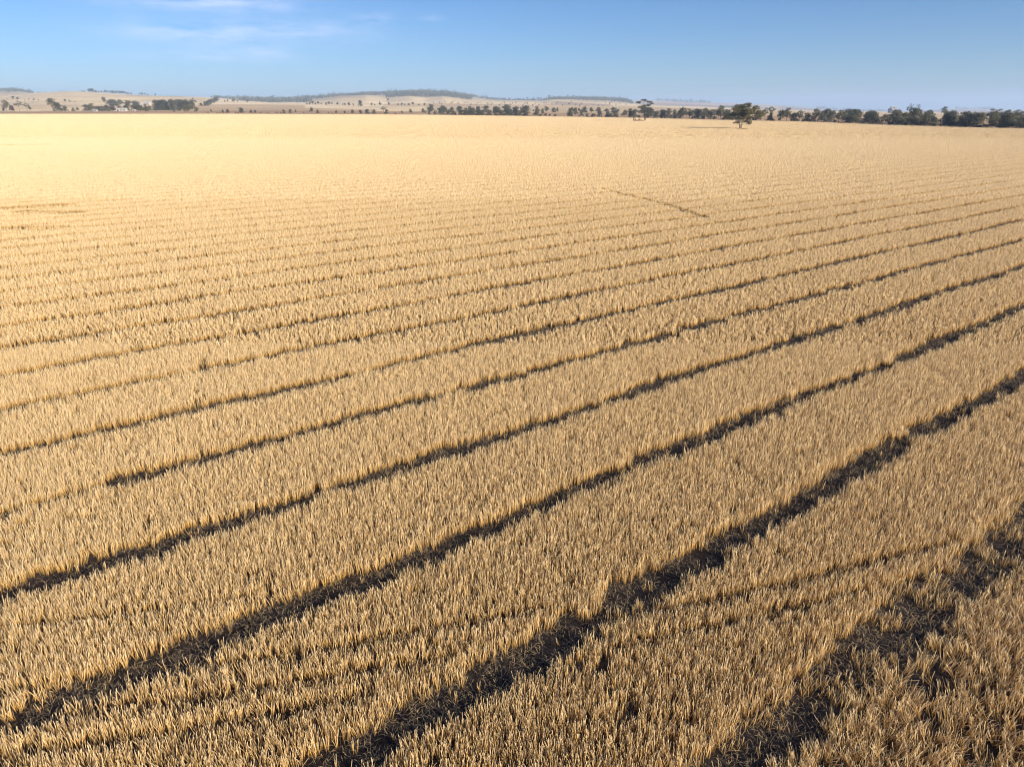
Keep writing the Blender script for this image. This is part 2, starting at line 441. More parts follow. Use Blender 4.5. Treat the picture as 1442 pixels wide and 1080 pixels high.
def build_instanced(name, sets, **kw):
    """sets: list of (protos, pos, rot, scale, idx) -> ONE object whose node tree instances the tufts"""
    protos = []; P_, R_, S_, I_ = [], [], [], []
    for pr, pos, rot, scl, idx in sets:
        I_.append(idx + len(protos)); protos += pr
        P_.append(pos); R_.append(rot); S_.append(scl)
    P_ = np.concatenate(P_); R_ = np.concatenate(R_); S_ = np.concatenate(S_); I_ = np.concatenate(I_)
    me = bpy.data.meshes.new(name); me.vertices.add(len(P_)); me.vertices.foreach_set('co', P_.astype(np.float32).ravel())
    for nm, arr in (('rot', R_), ('scl', S_)):
        a = me.attributes.new(nm, 'FLOAT_VECTOR', 'POINT'); a.data.foreach_set('vector', arr.astype(np.float32).ravel())
    a = me.attributes.new('pick', 'INT', 'POINT'); a.data.foreach_set('value', I_.astype(np.int32))
    me.update()
    for m in {p.materials[0] for p in protos}: me.materials.append(m)
    o = link(name, me, **kw)
    ng = bpy.data.node_groups.new(name + '_scatter', 'GeometryNodeTree')
    ng.interface.new_socket('Geometry', in_out='INPUT', socket_type='NodeSocketGeometry')
    ng.interface.new_socket('Geometry', in_out='OUTPUT', socket_type='NodeSocketGeometry')
    gi = N(ng, 'NodeGroupInput'); go = N(ng, 'NodeGroupOutput')
    col = bpy.data.collections.new(name + '_tufts')
    for i, p in enumerate(protos):
        col.objects.link(bpy.data.objects.new('%s_%03d' % (p.name.split('.')[0], i) if False else 'tuft_%03d' % i, p))
    ci = N(ng, 'GeometryNodeCollectionInfo'); ci.inputs['Collection'].default_value = col
    ci.inputs['Separate Children'].default_value = True; ci.inputs['Reset Children'].default_value = True
    ip = N(ng, 'GeometryNodeInstanceOnPoints'); ip.inputs['Pick Instance'].default_value = True
    def attr(nm, ty):
        n = N(ng, 'GeometryNodeInputNamedAttribute', data_type=ty); n.inputs['Name'].default_value = nm
        return n.outputs[0]
    er = N(ng, 'FunctionNodeEulerToRotation')
    L = ng.links.new
    L(gi.outputs[0], ip.inputs['Points']); L(ci.outputs[0], ip.inputs['Instance'])
    L(attr('pick', 'INT'), ip.inputs['Instance Index'])
    L(attr('rot', 'FLOAT_VECTOR'), er.inputs[0]); L(er.outputs[0], ip.inputs['Rotation'])
    L(attr('scl', 'FLOAT_VECTOR'), ip.inputs['Scale'])
    L(ip.outputs[0], go.inputs[0])
    md = o.modifiers.new('scatter', 'NODES'); md.node_group = ng
    print(name, len(P_), 'tufts')
    return o

def lane_points(y0, y1, step, lanes, hw):
    tl = (721 + 60) / (F * CP + (540 - HOR) * SP) * 1.09
    a_ = np.arange(-500, 800, step); KK = np.arange(0, 160)
    K, A, J = np.meshgrid(KK, a_, np.arange(lanes), indexing='ij')
    s0 = S0 + K * SPC
    K, A, J, s0 = K.ravel(), A.ravel(), J.ravel(), s0.ravel()
    xx = s0 * RN[0] + A * RD[0]; yy = s0 * RN[1] + A * RD[1]
    m = (yy > y0 - 6) & (yy < y1 + 6) & (np.abs(xx) < yy * tl + 8)
    K, A, J = K[m], A[m], J[m]
    A = A + rng.uniform(-.4, .4, len(A)) * step
    def line(k):
        kc = np.clip(k + 20, 0, NL - 1); p = PH[kc]; w = WV[kc]
        sx = S0 + k * SPC
        off = .075 * np.sin(A * 6.283 / w[:, 0] + p[:, 0]) + .05 * np.sin(A * 6.283 / w[:, 1] + p[:, 1]) + .035 * np.sin(A * 6.283 / w[:, 2] + p[:, 2])
        half = np.where(k <= 9, .29, .27) + .03 * np.sin(A * 6.283 / w[:, 5] + p[:, 5]) + .025 * np.sin(A * 6.283 / w[:, 3] + p[:, 3])
        return sx + off, half
    c0, h0 = line(K); c1, h1 = line(K + 1)
    lo = c0 + h0 + hw; up = c1 - h1 - hw
    s_ = lo + (up - lo) * (J / (lanes - 1.0)) + rng.normal(0, .012, len(A))
    X = s_ * RN[0] + A * RD[0]; Y = s_ * RN[1] + A * RD[1]
    m = (Y > y0) & (Y < y1) & (np.abs(X) < Y * tl + 3)
    X, Y = X[m], Y[m]
    sc = rng.uniform(.98, 1.02, len(X)) * (.99 + .04 * vnoise(X, Y, 2.6, 3)); keep = np.ones(len(X), bool); u = rng.uniform(0, 1, len(X))
    for pts, w in FAR_TRACKS:
        q = seg_dist(X, Y, pts) + .8 * (vnoise(X, Y, 1.8, 6) - .5)
        inn = q < w
        keep &= ~(inn & (u < .3)); sc = np.where(inn, sc * .62, sc)
    X, Y, sc = X[keep], Y[keep], sc[keep]
    al = (math.pi / 2 - ROWAZ) + rng.normal(0, .02, len(X)) + np.where(rng.uniform(0, 1, len(X)) < .5, math.pi, 0)
    return X, Y, sc, np.full(len(X), .03), al

sets = []
for li, (dens, y0, y1, size) in enumerate([(140, 6.0, 29, .08), (44, 29, 82, .16), (1.75, 82, 290, .4), (.16, 240, 1010, .8)]):
    X, Y, sc, lean, al = stubble_points(dens, y0, y1, size) if li != 2 else lane_points(y0, y1, .8, 10, .19)
    if li >= 2:
        pr_ = np.clip((Y - 240) / 50, 0, 1); kk = (rng.uniform(0, 1, len(X)) < (1 - pr_ if li == 2 else pr_)); X, Y, sc, lean, al = X[kk], Y[kk], sc[kk], lean[kk], al[kk]
    q_ = gn_instances('s', LODS[li], X, Y, sc, lean, 100 + li)
    if al is not None: q_[1][:, 2] = al
    sets.append((LODS[li], *q_))
build_instanced('stubble', sets, kind='stuff', label='pale golden cereal stubble standing in long strips', cat='stubble')

# flattened grey straw on the bare gaps
X, Y = fill(11, 6, 75)
e, k, a, d = trench(X, Y)
m = (e < .22) & (rng.uniform(0, 1, len(X)) < np.where(vnoise(X, Y, 1.2, 12) > .45, .95, .5))
X, Y = X[m], Y[m]
pos, rot, scl, idx = gn_instances('l', LITTER, X, Y, np.ones(len(X)), np.full(len(X), .06), 300)
build_instanced('straw_litter', [(LITTER, pos, rot, scl, idx)], kind='stuff', label='flattened grey straw lying on the dark bare gaps between strips', cat='straw')

# ------------------------------------------------------------------ trees
def tube(V, Fc, p0, p1, r0, r1, n=6):
    p0 = np.array(p0, float); p1 = np.array(p1, float); d = p1 - p0; L = np.linalg.norm(d) or 1; d /= L
    u = np.cross(d, [0.3, 1, 0.1]); u /= np.linalg.norm(u); v = np.cross(d, u)
    b = len(V)
    for (p, r) in ((p0, r0), (p1, r1)):
        for i in range(n):
            a = 6.283 * i / n; V.append(p + (u * math.cos(a) + v * math.sin(a)) * r)
    for i in range(n): Fc.append((b + i, b + (i + 1) % n, b + n + (i + 1) % n, b + n + i))

def make_tree(seed, clumps, h, trunk_r, leaf, n_per, mat, base_split=0.28, stems=1):
    """clumps: list of (x, y, z, rx, rz) in metres; returns trunk mesh, crown mesh"""
    g = np.random.default_rng(seed)
    V, Fc = [], []
    for s in range(stems):
        ox = (s - (stems - 1) / 2) * trunk_r * 2.4
        fork = np.array([ox + g.normal(0, .03) * h, g.normal(0, .02) * h, base_split * h])
        tube(V, Fc, (ox * .6, 0, -0.3), (ox * .6, 0, .04 * h), trunk_r * 1.35, trunk_r, 7)
        tube(V, Fc, (ox * .6, 0, .04 * h), fork, trunk_r, trunk_r * .75, 7)
        for i, c in enumerate(clumps):
            if i % stems != s: continue
            e = np.array([c[0], c[1], c[2]])
            mid = fork + (e - fork) * .5 + np.array([g.normal(0, .03), g.normal(0, .03), .04]) * h
            rr_ = trunk_r * .5 * min(1.0, (c[3] / (h * .2)) + .3)
            if e[2] < fork[2]:
                f2 = np.array([0, 0, e[2] * .7]); mid = f2 + (e - f2) * .5
                tube(V, Fc, f2, mid, rr_ * .7, rr_ * .5, 5)
            else: tube(V, Fc, fork, mid, rr_, rr_ * .65, 5)
            tube(V, Fc, mid, e, rr_ * .65, rr_ * .2, 5)
            for q in range(3):
                e2 = e + g.normal(0, .5, 3) * np.array([c[3], c[3], c[4]])
                tube(V, Fc, mid + (e - mid) * .6, e2, rr_ * .25, rr_ * .08, 4)
    trunk = mesh_from('trunk', V, [tuple(f) for f in Fc], M_BARK, smooth=True)
    LV, LF, T = [], [], []
    for c in clumps:
        nl = max(20, int(n_per * (c[3] * c[3] * c[4]) ** (2 / 3)))
        # leaf sprays grouped in small bunches inside the clump
        nb = max(4, nl // 9)
        dirs = g.normal(0, 1, (nb, 3)); dirs /= np.linalg.norm(dirs, axis=1)[:, None]
        rad_ = g.uniform(.25, 1.0, nb) ** .5
        cen = np.array(c[:3]) + dirs * rad_[:, None] * np.array([c[3], c[3], c[4]])
        # flatten the bottom of each clump
        cen[:, 2] = np.where(cen[:, 2] < c[2] - c[4] * .55, c[2] - c[4] * (.55 + .15 * g.uniform(0, 1, nb)), cen[:, 2])
        ct = g.uniform(0, 1)
        for b_ in cen:
            bt = np.clip(.5 * ct + .5 * g.uniform(), 0, 1)
            for q in range(9):
                p = b_ + g.normal(0, 1, 3) * leaf * np.array([1.0, 1.0, .7])
                u = g.normal(0, 1, 3); u /= np.linalg.norm(u); w = np.cross(u, g.normal(0, 1, 3)); w /= np.linalg.norm(w)
                s1 = leaf * g.uniform(.6, 1.1); s2 = leaf * g.uniform(.35, .6)
                i0 = len(LV)
                LV += [p - u * s1, p - w * s2, p + u * s1, p + w * s2]
                LF.append((i0, i0 + 1, i0 + 2, i0 + 3)); T += [bt] * 4
    crown = mesh_from('crown', LV, np.array(LF), mat)
    a_ = crown.attributes.new('tint', 'FLOAT', 'POINT'); a_.data.foreach_set('value', np.array(T, np.float32))
    return trunk, crown

def clumps_round(g, h, w, n, low=.15, flat=.75):
    """irregular spreading crown: unit tree, height h, width w"""
    out = []
    for i in range(n):
        t = g.uniform(0, 1); z = h * (low + .12 + (.86 - low - .12) * t)
        prof = math.sin(math.pi * min(1, .25 + .72 * (z / h))) ** .6
        a = g.uniform(0, 6.283); r = w * .5 * prof * math.sqrt(g.uniform(.05, 1)) * .75
        s = w * g.uniform(.13, .22)
        out.append((r * math.cos(a), r * math.sin(a), z, s, s * flat))
    out.append((0, 0, h * .84, w * .2, h * .12))
    out.append((g.normal(0, .05) * w, 0, h * .55, w * .26, h * .2))
    return out

def clumps_umbrella(g, h, w, n):
    out = []
    for i in range(n):
        a = 6.283 * (i + g.uniform(-.3, .3)) / n; r = w * .5 * g.uniform(.25, .8)
        z = h * g.uniform(.62, .9) - r * .1
        out.append((r * math.cos(a), r * math.sin(a), z, w * g.uniform(.12, .2), h * g.uniform(.05, .09)))
    out.append((0, 0, h * .92, w * .18, h * .06))
    return out

def skirt(g):
    return [(4.0 * math.cos(i * 1.57 + g.uniform(0, .8)), 4.0 * math.sin(i * 1.57 + g.uniform(0, .8)), g.uniform(.9, 2.0), 1.7, 1.2) for i in range(4)] + [(0, 0, 3, 3.2, 1.8)]

PROTO = {}
def proto(key):
    if key in PROTO: return PROTO[key]
    kind, v = key
    g = np.random.default_rng(hash(kind) % 1 + 1000 + 37 * v + {'round': 0, 'belt': 1, 'umb': 2, 'bush': 3, 'dark': 4, 'tiny': 5, 'sparse': 6}[kind] * 101)
    H = 10.0
    if kind == 'round': me = make_tree(v, clumps_round(g, H, 9.0, 12, .18), H, .28, .27, 85, M_GUM, .25)
    elif kind == 'belt': me = make_tree(v, clumps_round(g, H, 10.5, 14, .02) + skirt(g), H, .25, .27, 85, M_GUM, .15)
    elif kind == 'dark': me = make_tree(v, clumps_round(g, H, 9.5, 13, .04) + skirt(g), H, .25, .27, 85, M_HAZEGUM, .15)
    elif kind == 'umb': me = make_tree(v, clumps_umbrella(g, H, 9.5, 8), H, .2, .24, 110, M_HAZEGUM, .42)
    elif kind == 'sparse': me = make_tree(v, clumps_umbrella(g, H, 5.5, 7) + clumps_umbrella(g, H * .8, 5, 3), H, .2, .2, 95, M_HAZEGUM, .45, stems=2)
    elif kind == 'bush': me = make_tree(v, clumps_round(g, H, 14, 9, 0.0, .6), H, .25, .42, 50, M_PURPLE, .1)
    else: me = make_tree(v, clumps_round(g, H, 9.0, 6, .12), H, .3, .55, 34, M_HAZEGUM, .25)
    PROTO[key] = me
    return me

TREES = 0
def tree(x, yb, hpx, kind, wf=1.0, v=None, label=None, group=None, name=None, cat='tree', sink=0.0):
    """stand a tree with its foot seen at pixel (x, yb), hpx pixels tall"""
    global TREES
    loc, D = place(x, yb)
    v = (TREES % 6) if v is None else v
    tr, cr = proto((kind, v))
    H = hpx / (F / CP / CP * .928) * D * 1.0
    s = H / 10.0
    nm = name or ('shrub' if kind == 'bush' else 'gum_tree')
    o = link(nm, None, label=label, cat=('shrub' if kind == 'bush' else cat), group=group, loc=loc - Vector((0, 0, sink)), rotz=(TREES * 2.399) % 6.283)
    o.empty_display_size = 1
    o.scale = (s * wf, s * wf, s)
    link('trunk', tr, o); link('crown', cr, o)
    TREES += 1
    return o

# ---- the lone tree in the field
base, D = place(1046, 182)
mpp = D / 1116.
def C_(x, y, r, rz, dep=0):
    return ((x - 1046) * mpp * 1.18, dep, (182 - y) * mpp, r * mpp * 1.3, rz * mpp * 1.15)
cl = [C_(1050, 149, 6, 3), C_(1042, 150.5, 5.5, 3, 1.2), C_(1036, 153, 4, 3), C_(1053, 147, 3.5, 1.6), C_(1062, 152.5, 4.5, 3.3, -1), C_(1058, 158, 6, 4, 1), C_(1040, 158, 6.5, 4.5, -1.2),
      C_(1049, 160, 7, 5), C_(1035, 161, 4, 3), C_(1068, 159, 5.5, 3.2), C_(1073, 161.5, 4, 2.2, .5), C_(1066, 163.5, 5, 2, -1.5), C_(1045, 166, 5, 2.4), C_(1055, 166, 4.5, 2.2, 1.4),
      C_(1027, 164.3, 3.6, 2.4), C_(1030, 166.5, 2.6, 1.6, -.5), C_(1032, 162, 3, 2, 1), C_(1041, 172.3, 2.9, 1.7, -.6), C_(1037, 173.5, 1.4, .9), C_(1055, 171, 3.6, 2.6), C_(1057, 174, 3.0, 1.7, .8), C_(1049.5, 171, 2.4, 2.2, 1), C_(1046, 154, 6, 4, 4), C_(1050, 156, 6, 4, -4)]
tr, cr = make_tree(5, cl, 34 * mpp, .42, .22, 320, M_LONE, .26, stems=2)
o = link('lone_gum_tree', None, label='large spreading gum tree standing alone in the stubble with two pale trunks', cat='tree', loc=base)
link('trunk', tr, o); link('crown', cr, o)

# ---- the layered tree at the far side of the field
base2, D2_ = place(909, 170.6)
mpp = D2_ / 1116.
def C2(x, y, r, rz, dep=0): return ((x - 909) * mpp * 1.08, dep, (170.6 - y) * mpp, r * mpp * 1.35, rz * mpp * 1.35)
cl = [C2(906, 141.5, 4, 1.1), C2(899, 144.5, 3.6, 1.0, 1), C2(914, 143.6, 4, .9), C2(917, 146, 2.5, .7, -1), C2(906.5, 149.5, 3, 1.8), C2(913, 148.5, 3, 1.2, 1), C2(901, 151, 3, 1.1, -1), C2(908, 153.5, 5, 2.4),
      C2(915, 156, 4.5, 3), C2(910, 158.5, 4.5, 3, -1.5), C2(917, 160.5, 4, 3), C2(903, 157.5, 3.5, 1.8, 1), C2(911, 163, 3.5, 2, 1)]
tr, cr = make_tree(6, cl, 30 * mpp, .5, .32, 110, M_HAZEGUM, .4, stems=2)
o = link('tall_gum_tree', None, label='tall gum with flat layered top beside the broken timber yard', cat='tree', loc=base2)
link('trunk', tr, o); link('crown', cr, o)

# broken timber yard at its foot
def wood_mat():
    m, nt = new_mat('old_timber'); geo = N(nt, 'ShaderNodeNewGeometry')
    n = noise(nt, geo.outputs['Position'], 3.0, 4); r = ramp(nt, [(.3, (.07, .04, .03)), (.7, (.15, .09, .06))]); nt.links.new(n, r.inputs[0])
    finish(nt, r.outputs[0], bump=n); return m
M_WOOD = wood_mat()
yard = link('timber_yard', None, label='broken dark timber stock yard with one tall post under the layered gum', cat='fence')
yl, _ = place(893.5, 171); yr, _ = place(908, 171); yard.location = yl
span = yr - yl
def post(p, h, r, nm='post', tilt=0.0):
    V, Fc = [], []; tube(V, Fc, (0, 0, -.2), (tilt * h, 0, h), r, r * .85, 7)
    b = len(V); V.append(np.array([tilt * h, 0, h + r * .3]))
    for i in range(7): Fc.append((b - 7 + i, b - 7 + (i + 1) % 7, b))
    o_ = link(nm, mesh_from(nm, V, Fc, M_WOOD, smooth=False), yard); o_.location = p; return o_
post(Vector((0, 0, 0)), 3.7, .5)
for t, h_, ti in ((.16, 1.5, .1), (.22, 1.0, -.2), (.42, .9, .1), (.5, 1.3, -.15), (.58, 1.9, .12), (.63, .9, 0), (.8, 1.0, .1)):
    post(span * t + Vector((0, (t * 37 % 1) * 2, 0)), h_ * 1.25, .42, tilt=ti)
for t0, t1, z0, z1 in ((0.0, .33, .35, .6), (.3, .66, .55, .3), (.6, 1.0, .3, .5)):
    V, Fc = [], []; a_ = span * t0; b_ = span * t1
    tube(V, Fc, (a_.x, a_.y - .3, z0), (b_.x, b_.y - .3, z1), .36, .30, 7)
    link('rail', mesh_from('rail', V, Fc, M_WOOD), yard)

# ---- tree belts and scattered trees -----------------------------------------------------------
g = np.random.default_rng(11)
def belt(x0, x1, step, dy, h0, h1, kinds, label, group, wf=(1.0, 1.6), jit=.6, yf=None):
    x = x0
    while x < x1:
        xx = x + g.uniform(-jit, jit) * step
        y = (yf(xx) if yf else edgeY(xx)) + dy
        tree(xx, float(y), float(g.uniform(h0, h1)), kinds[int(g.integers(0, len(kinds)))], float(g.uniform(*wf)), label=label, group=group)
        x += step
# near right belt (front row)
belt(1165, 1222, 12, -.6, 11, 17, ['belt', 'dark', 'round'], 'bushy gum in the belt along the field, left of the grey silos', 'gums in the belt left of the silos')
belt(1225, 1292, 12, -.4, 13, 19, ['belt', 'round', 'dark'], 'olive gum in the dense belt in front of the grey silos', 'gums in the belt under the silos')
belt(1296, 1385, 13, -.3, 14, 21, ['belt', 'belt', 'dark'], 'dense olive gum between the silos and the flat topped gums', 'gums in the belt right of the silos')
belt(1388, 1480, 14, -.3, 18, 22, ['belt', 'dark', 'belt'], 'dense low gum under the flat topped gums at field edge', 'gums under the flat topped gums')
# second row, darker
belt(1172, 1300, 16, -3.0, 15, 18, ['dark'], 'dark gum behind the front row near the silos', 'back row gums near the silos')
belt(1300, 1470, 17, -3.6, 17, 20, ['dark'], 'dark gum in the shaded back row toward the frame edge', 'back row gums at the far right')
# emergent trees
tree(1283, 174, 26, 'sparse', 1.0, label='tall sparse gum rising above the belt right of the silos, left of its twin', group=None)
tree(1292, 174, 25, 'sparse', 1.1, label='tall sparse gum rising above the belt, right of its twin')
tree(1266, 173, 18, 'umb', .8, label='small flat topped gum just right of the silos')
tree(1310, 175, 19, 'umb', 1.0, label='low flat topped gum between the sparse twins and leaning gum')
tree(1332, 175.5, 24, 'umb', .75, label='leaning flat topped gum at the left end of the blue hill')
for i, (xx, hh, lab) in enumerate([(1398, 25, 'flat topped gum, first of four right of the blue hill'), (1409, 24, 'flat topped gum, second of four right of the blue hill'), (1422, 23, 'flat topped gum, third of four right of the blue hill'), (1436, 23, 'flat topped gum, last of four at the frame edge')]):
    tree(xx, 179, hh, 'umb', .95, label=lab)
# middle belt (1070-1165), more open
for (xx, yy, hh, kk, w, lab) in [(1079, 170, 17, 'umb', .8, 'flat topped gum just right of the lone gum'), (1087, 169.5, 18, 'umb', .9, 'flat topped gum second right of the lone gum'),
        (1086, 171, 12, 'dark', .9, 'dark gum under the flat topped pair'), (1101, 171, 16, 'round', 1.0, 'round open gum between the flat topped pair and silos'), (1110, 171, 18, 'round', 1.1, 'broad open gum, tallest between lone gum and silos'),
        (1119, 171.5, 12, 'dark', 1.1, 'low dark gum beside the broad open gum'), (1128, 171.5, 15, 'round', 1.1, 'open gum right of the low dark gum'), (1138, 172, 13, 'dark', 1.2, 'dark leaning gum at a small gap in the belt'),
        (1150, 172, 18, 'round', 1.1, 'large umbrella shaped gum standing before the dense belt'), (1147, 172.5, 9, 'bush', .8, 'low dull shrub under the umbrella shaped gum'), (1068, 169.5, 12, 'dark', .9, 'dark gum behind the lone gum, on its right side')]:
    tree(xx, yy, hh, kk, w, label=lab)
# belt behind the lone tree 960-1065
for (xx, yy, hh, kk, w, lab) in [(925, 166.5, 10, 'dark', 1.2, 'low dark gum right of the layered gum'), (934, 167, 11, 'round', 1.2, 'grey green gum second right of the layered gum'), (942, 167, 14, 'dark', .9, 'narrow dark gum before the pale paddock strip'),
        (951, 167.3, 12, 'dark', 1.1, 'dark rounded gum right of the narrow dark gum'), (963, 167.5, 16, 'round', 1.1, 'tall grey green gum midway between layered and lone gums'), (972, 168, 14, 'round', 1.1, 'open gum right of the tall grey green gum'),
        (985, 168, 14, 'dark', 1.2, 'dark gum before the wooded rise'), (994, 168, 15, 'round', 1.1, 'open gum right of the dark gum before the rise'), (1004, 168.5, 14, 'dark', 1.1, 'dark gum left of the big domed gum'),
        (1016, 169, 19, 'round', 1.25, 'big domed gum just left of the lone gum'), (1026, 169.5, 15, 'dark', 1.1, 'dark gum touching the lone gum crown on its left'), (1036, 170, 14, 'dark', 1.1, 'dark gum hidden behind the lone gum')]:
    tree(xx, yy, hh, kk, w, label=lab)
belt(918, 1160, 11, -.2, 3, 5.5, ['bush', 'bush', 'dark'], 'low dull bush along the far fence line behind the lone gum', 'low bushes on the far fence line', wf=(.8, 1.2))
belt(925, 1062, 16, -2.5, 9, 13, ['dark', 'round'], 'hazy gum in the second row behind the lone gum', 'second row gums behind the lone gum')
# 600-905 shelter belt
for (xx, yy, hh, kk, w, lab) in [(867, 165.5, 9, 'dark', 1.1, 'dark gum at the left end of the group by the layered gum'), (880, 166, 11, 'round', 1.1, 'open gum left of the layered gum'), (888, 166.4, 13, 'round', 1.0, 'tall open gum touching the layered gum'),
        (893, 166.5, 12, 'dark', 1.2, 'dark gum above the tall yard post'), (856, 165.2, 8, 'dark', 1.0, 'small dark gum second from the group end'), (845, 165, 9, 'dark', 1.1, 'squat dark gum before the wooded far hill'),
        (803, 164.5, 11, 'belt', .8, 'upright gum at the left of the leaning pair'), (811, 164.6, 13, 'round', .9, 'tall upright gum, tallest of its trio'), (819, 164.7, 10, 'dark', .8, 'dark upright gum at the right of its trio'),
        (756, 163.5, 13, 'belt', .9, 'tall bushy gum standing right of a gap in the shelter belt'), (764, 163.5, 10, 'round', .8, 'thin gum beside the tall bushy gum'), (768, 164, 4, 'bush', 1.2, 'low dark bush at the field edge mid belt'),
        (596, 162, 9, 'round', .9, 'open gum at the left end of the shelter belt'), (604, 162, 6, 'dark', .9, 'short gum second from the left belt end'), (612, 162.2, 5, 'bush', .8, 'dull bush at the left belt end')]:
    tree(xx, yy, hh, kk, w, label=lab)
belt(622, 745, 7.5, -.3, 5.5, 11, ['belt', 'dark', 'belt'], 'bushy gum in the front row of the central shelter belt', 'front row gums in the central shelter belt')
belt(612, 752, 9, -4.2, 7, 12.5, ['dark'], 'taller dark gum in the back row of the central shelter belt', 'back row gums in the central shelter belt')
belt(772, 880, 9, -6, 6, 9, ['dark', 'round'], 'gum along the paddock line behind the upright trio', 'gums behind the upright trio')
belt(826, 905, 12, -.2, 3.5, 6, ['bush', 'dark'], 'low bush at the field edge left of the layered gum', 'low bushes left of the layered gum')
belt(640, 800, 15, 0, 2.2, 4, ['bush'], 'tiny dull bush at the foot of the central belt', 'tiny bushes at the central belt foot')
belt(1170, 1440, 17, .1, 3, 5, ['bush'], 'low bush at the shaded foot of the dense right belt', 'low bushes under the right belt')
# left: field edge trees 290-590
for (xx, yy, hh, kk, w, lab) in [(297, 159.6, 5.5, 'round', .8, 'small single gum left of the brown paddock row'), (313, 159.3, 4.5, 'dark', .9, 'small round gum, left one of a pair'), (320, 159.5, 5.5, 'dark', 1.1, 'small round gum, right one of a pair'),
        (339, 159.8, 8, 'dark', 1.3, 'broad dark gum at the middle of the brown paddock'), (353, 159.5, 4.5, 'dark', 1.1, 'small gum, left of a joined pair'), (359, 159.5, 4.2, 'dark', 1.1, 'small gum, right of a joined pair'),
        (399, 160.2, 5.5, 'dark', 1.0, 'dark gum, first of three evenly spaced'), (408, 160, 5.5, 'dark', 1.1, 'dark gum, middle of three evenly spaced'), (416, 160, 5, 'round', .8, 'slim gum, last of three evenly spaced'),
        (438, 159.6, 8, 'round', 1.0, 'leaning gum with raised crown beside a purple shrub'), (447, 160.4, 5.5, 'bush', .8, 'purple brown shrub right of the leaning gum'), (473, 160.4, 4.5, 'dark', 1.0, 'small gum alone on the field edge'),
        (485, 160.8, 4, 'bush', .8, 'low purple brown bush right of the small lone gum'), (496, 160.4, 5.5, 'dark', 1.0, 'upright small gum left of the long clump'), (507, 160.8, 5.5, 'bush', .9, 'dull shrub at the left end of the long clump'),
        (517, 160.8, 7, 'dark', 1.2, 'dark gum inside the long clump'), (526, 160.8, 6, 'dark', 1.2, 'low dark gum filling the long clump'), (540, 160.8, 10, 'umb', 1.0, 'tall flat topped gum ending the long clump'),
        (544, 161, 7, 'dark', 1.0, 'dark gum under the flat topped one'), (566, 161.2, 5, 'round', 1.0, 'small open gum right of the long clump'), (578, 161.2, 7.5, 'round', .9, 'single gum with clear trunk between clump and shelter belt'), (556, 161.5, 2.5, 'bush', .9, 'tiny bush between clump and single gum')]:
    tree(xx, yy, hh, kk, w, label=lab)
for xx in (305, 309, 331, 334, 365, 368, 374, 377, 388, 390, 394, 427, 467, 462, 292):
    tree(xx, 160.0 + (xx % 3) * .2, 2.2, 'bush', .7, label='tiny rusty bush at the near edge of the brown paddock', group='tiny bushes at the brown paddock edge')
# left cluster
for (xx, yy, hh, kk, w, lab) in [(5, 156.5, 5, 'dark', .9, 'low gum at the frame edge before the leftmost tree group'), (9, 157, 15.5, 'round', .9, 'tall gum, leftmost of the frame edge group'), (17, 156.5, 8, 'bush', .8, 'purple brown shrub between two tall gums'),
        (27, 157, 14, 'umb', 1.0, 'open umbrella gum in the leftmost group'), (38, 157, 11, 'umb', .9, 'umbrella gum with pale stems, right end of leftmost group'), (42, 157, 8, 'round', .9, 'small gum at the right end of leftmost group'),
        (76, 157, 18, 'round', 1.15, 'tallest gum on the left with layered crown'), (82, 157, 12, 'dark', 1.1, 'dark gum joined to the tallest left gum'), (91, 157, 8, 'dark', 1.2, 'low gum sloping down right of the tallest left gum'),
        (103, 157.2, 5, 'dark', 1.1, 'small gum, left of a low pair before the farm'), (109, 157.2, 5.5, 'round', 1.0, 'small gum, right of a low pair before the farm'),
        (122, 157, 10, 'dark', 1.2, 'dark gum at the left end of the farm trees'), (129, 157, 11, 'round', 1.1, 'open gum second at the left end of farm trees'), (140, 157, 7, 'dark', 1.2, 'low dark gum left of the long shed'),
        (150, 157, 9, 'dark', 1.4, 'broad dark gum before the long shed'), (158, 156.8, 8, 'bush', 1.0, 'reddish brown tree in front of the long shed'), (149, 146.5, 9.5, 'round', .9, 'round grey gum alone on the slope above the farm'),
        (205, 161, 13, 'round', 1.0, 'near olive gum at the field edge below the farmhouse'), (264, 161.2, 14, 'round', 1.2, 'broad olive gum with leaning trunk at the field edge'), (276, 160.3, 9, 'round', 1.0, 'olive gum joined to the broad leaning one'),
        (245, 157.8, 4.5, 'dark', 1.0, 'small dark gum left of the broad leaning one'), (252, 156.8, 6, 'dark', 1.0, 'small gum close behind the broad leaning one'),
        (232, 155.5, 14, 'dark', .9, 'tall dense pine, right end of the windbreak'), (274, 151.5, 12.5, 'umb', 1.0, 'tall gum with flat crown behind the broad leaning one'), (284, 149.5, 4, 'dark', 1.4, 'dark low tree at the right end of the farm trees')]:
    tree(xx, yy, hh, kk, w, label=lab)
belt(218, 246, 4.5, 0, 14, 15.5, ['dark'], 'tall dense tree in the even topped windbreak behind the farm', 'trees of the even topped windbreak', wf=(.7, .9), yf=lambda q: 156)
belt(250, 272, 5, 0, 11, 14, ['dark'], 'dark tree in the clump right of the windbreak', 'trees in the clump right of the windbreak', yf=lambda q: 154.5)
belt(156, 200, 5.5, 0, 7, 10, ['dark', 'round'], 'grey green tree behind the long white shed', 'trees behind the long white shed', yf=lambda q: 149.5 + (q - 156) * .06)
belt(176, 214, 6.5, 0, 6, 9, ['dark', 'belt'], 'dark garden tree around the farmhouse', 'garden trees around the farmhouse', yf=lambda q: 156.3)
belt(131, 175, 8, 0, 5, 7, ['dark', 'belt'], 'low dark tree among the farm sheds', 'low trees among the farm sheds', yf=lambda q: 155.5)
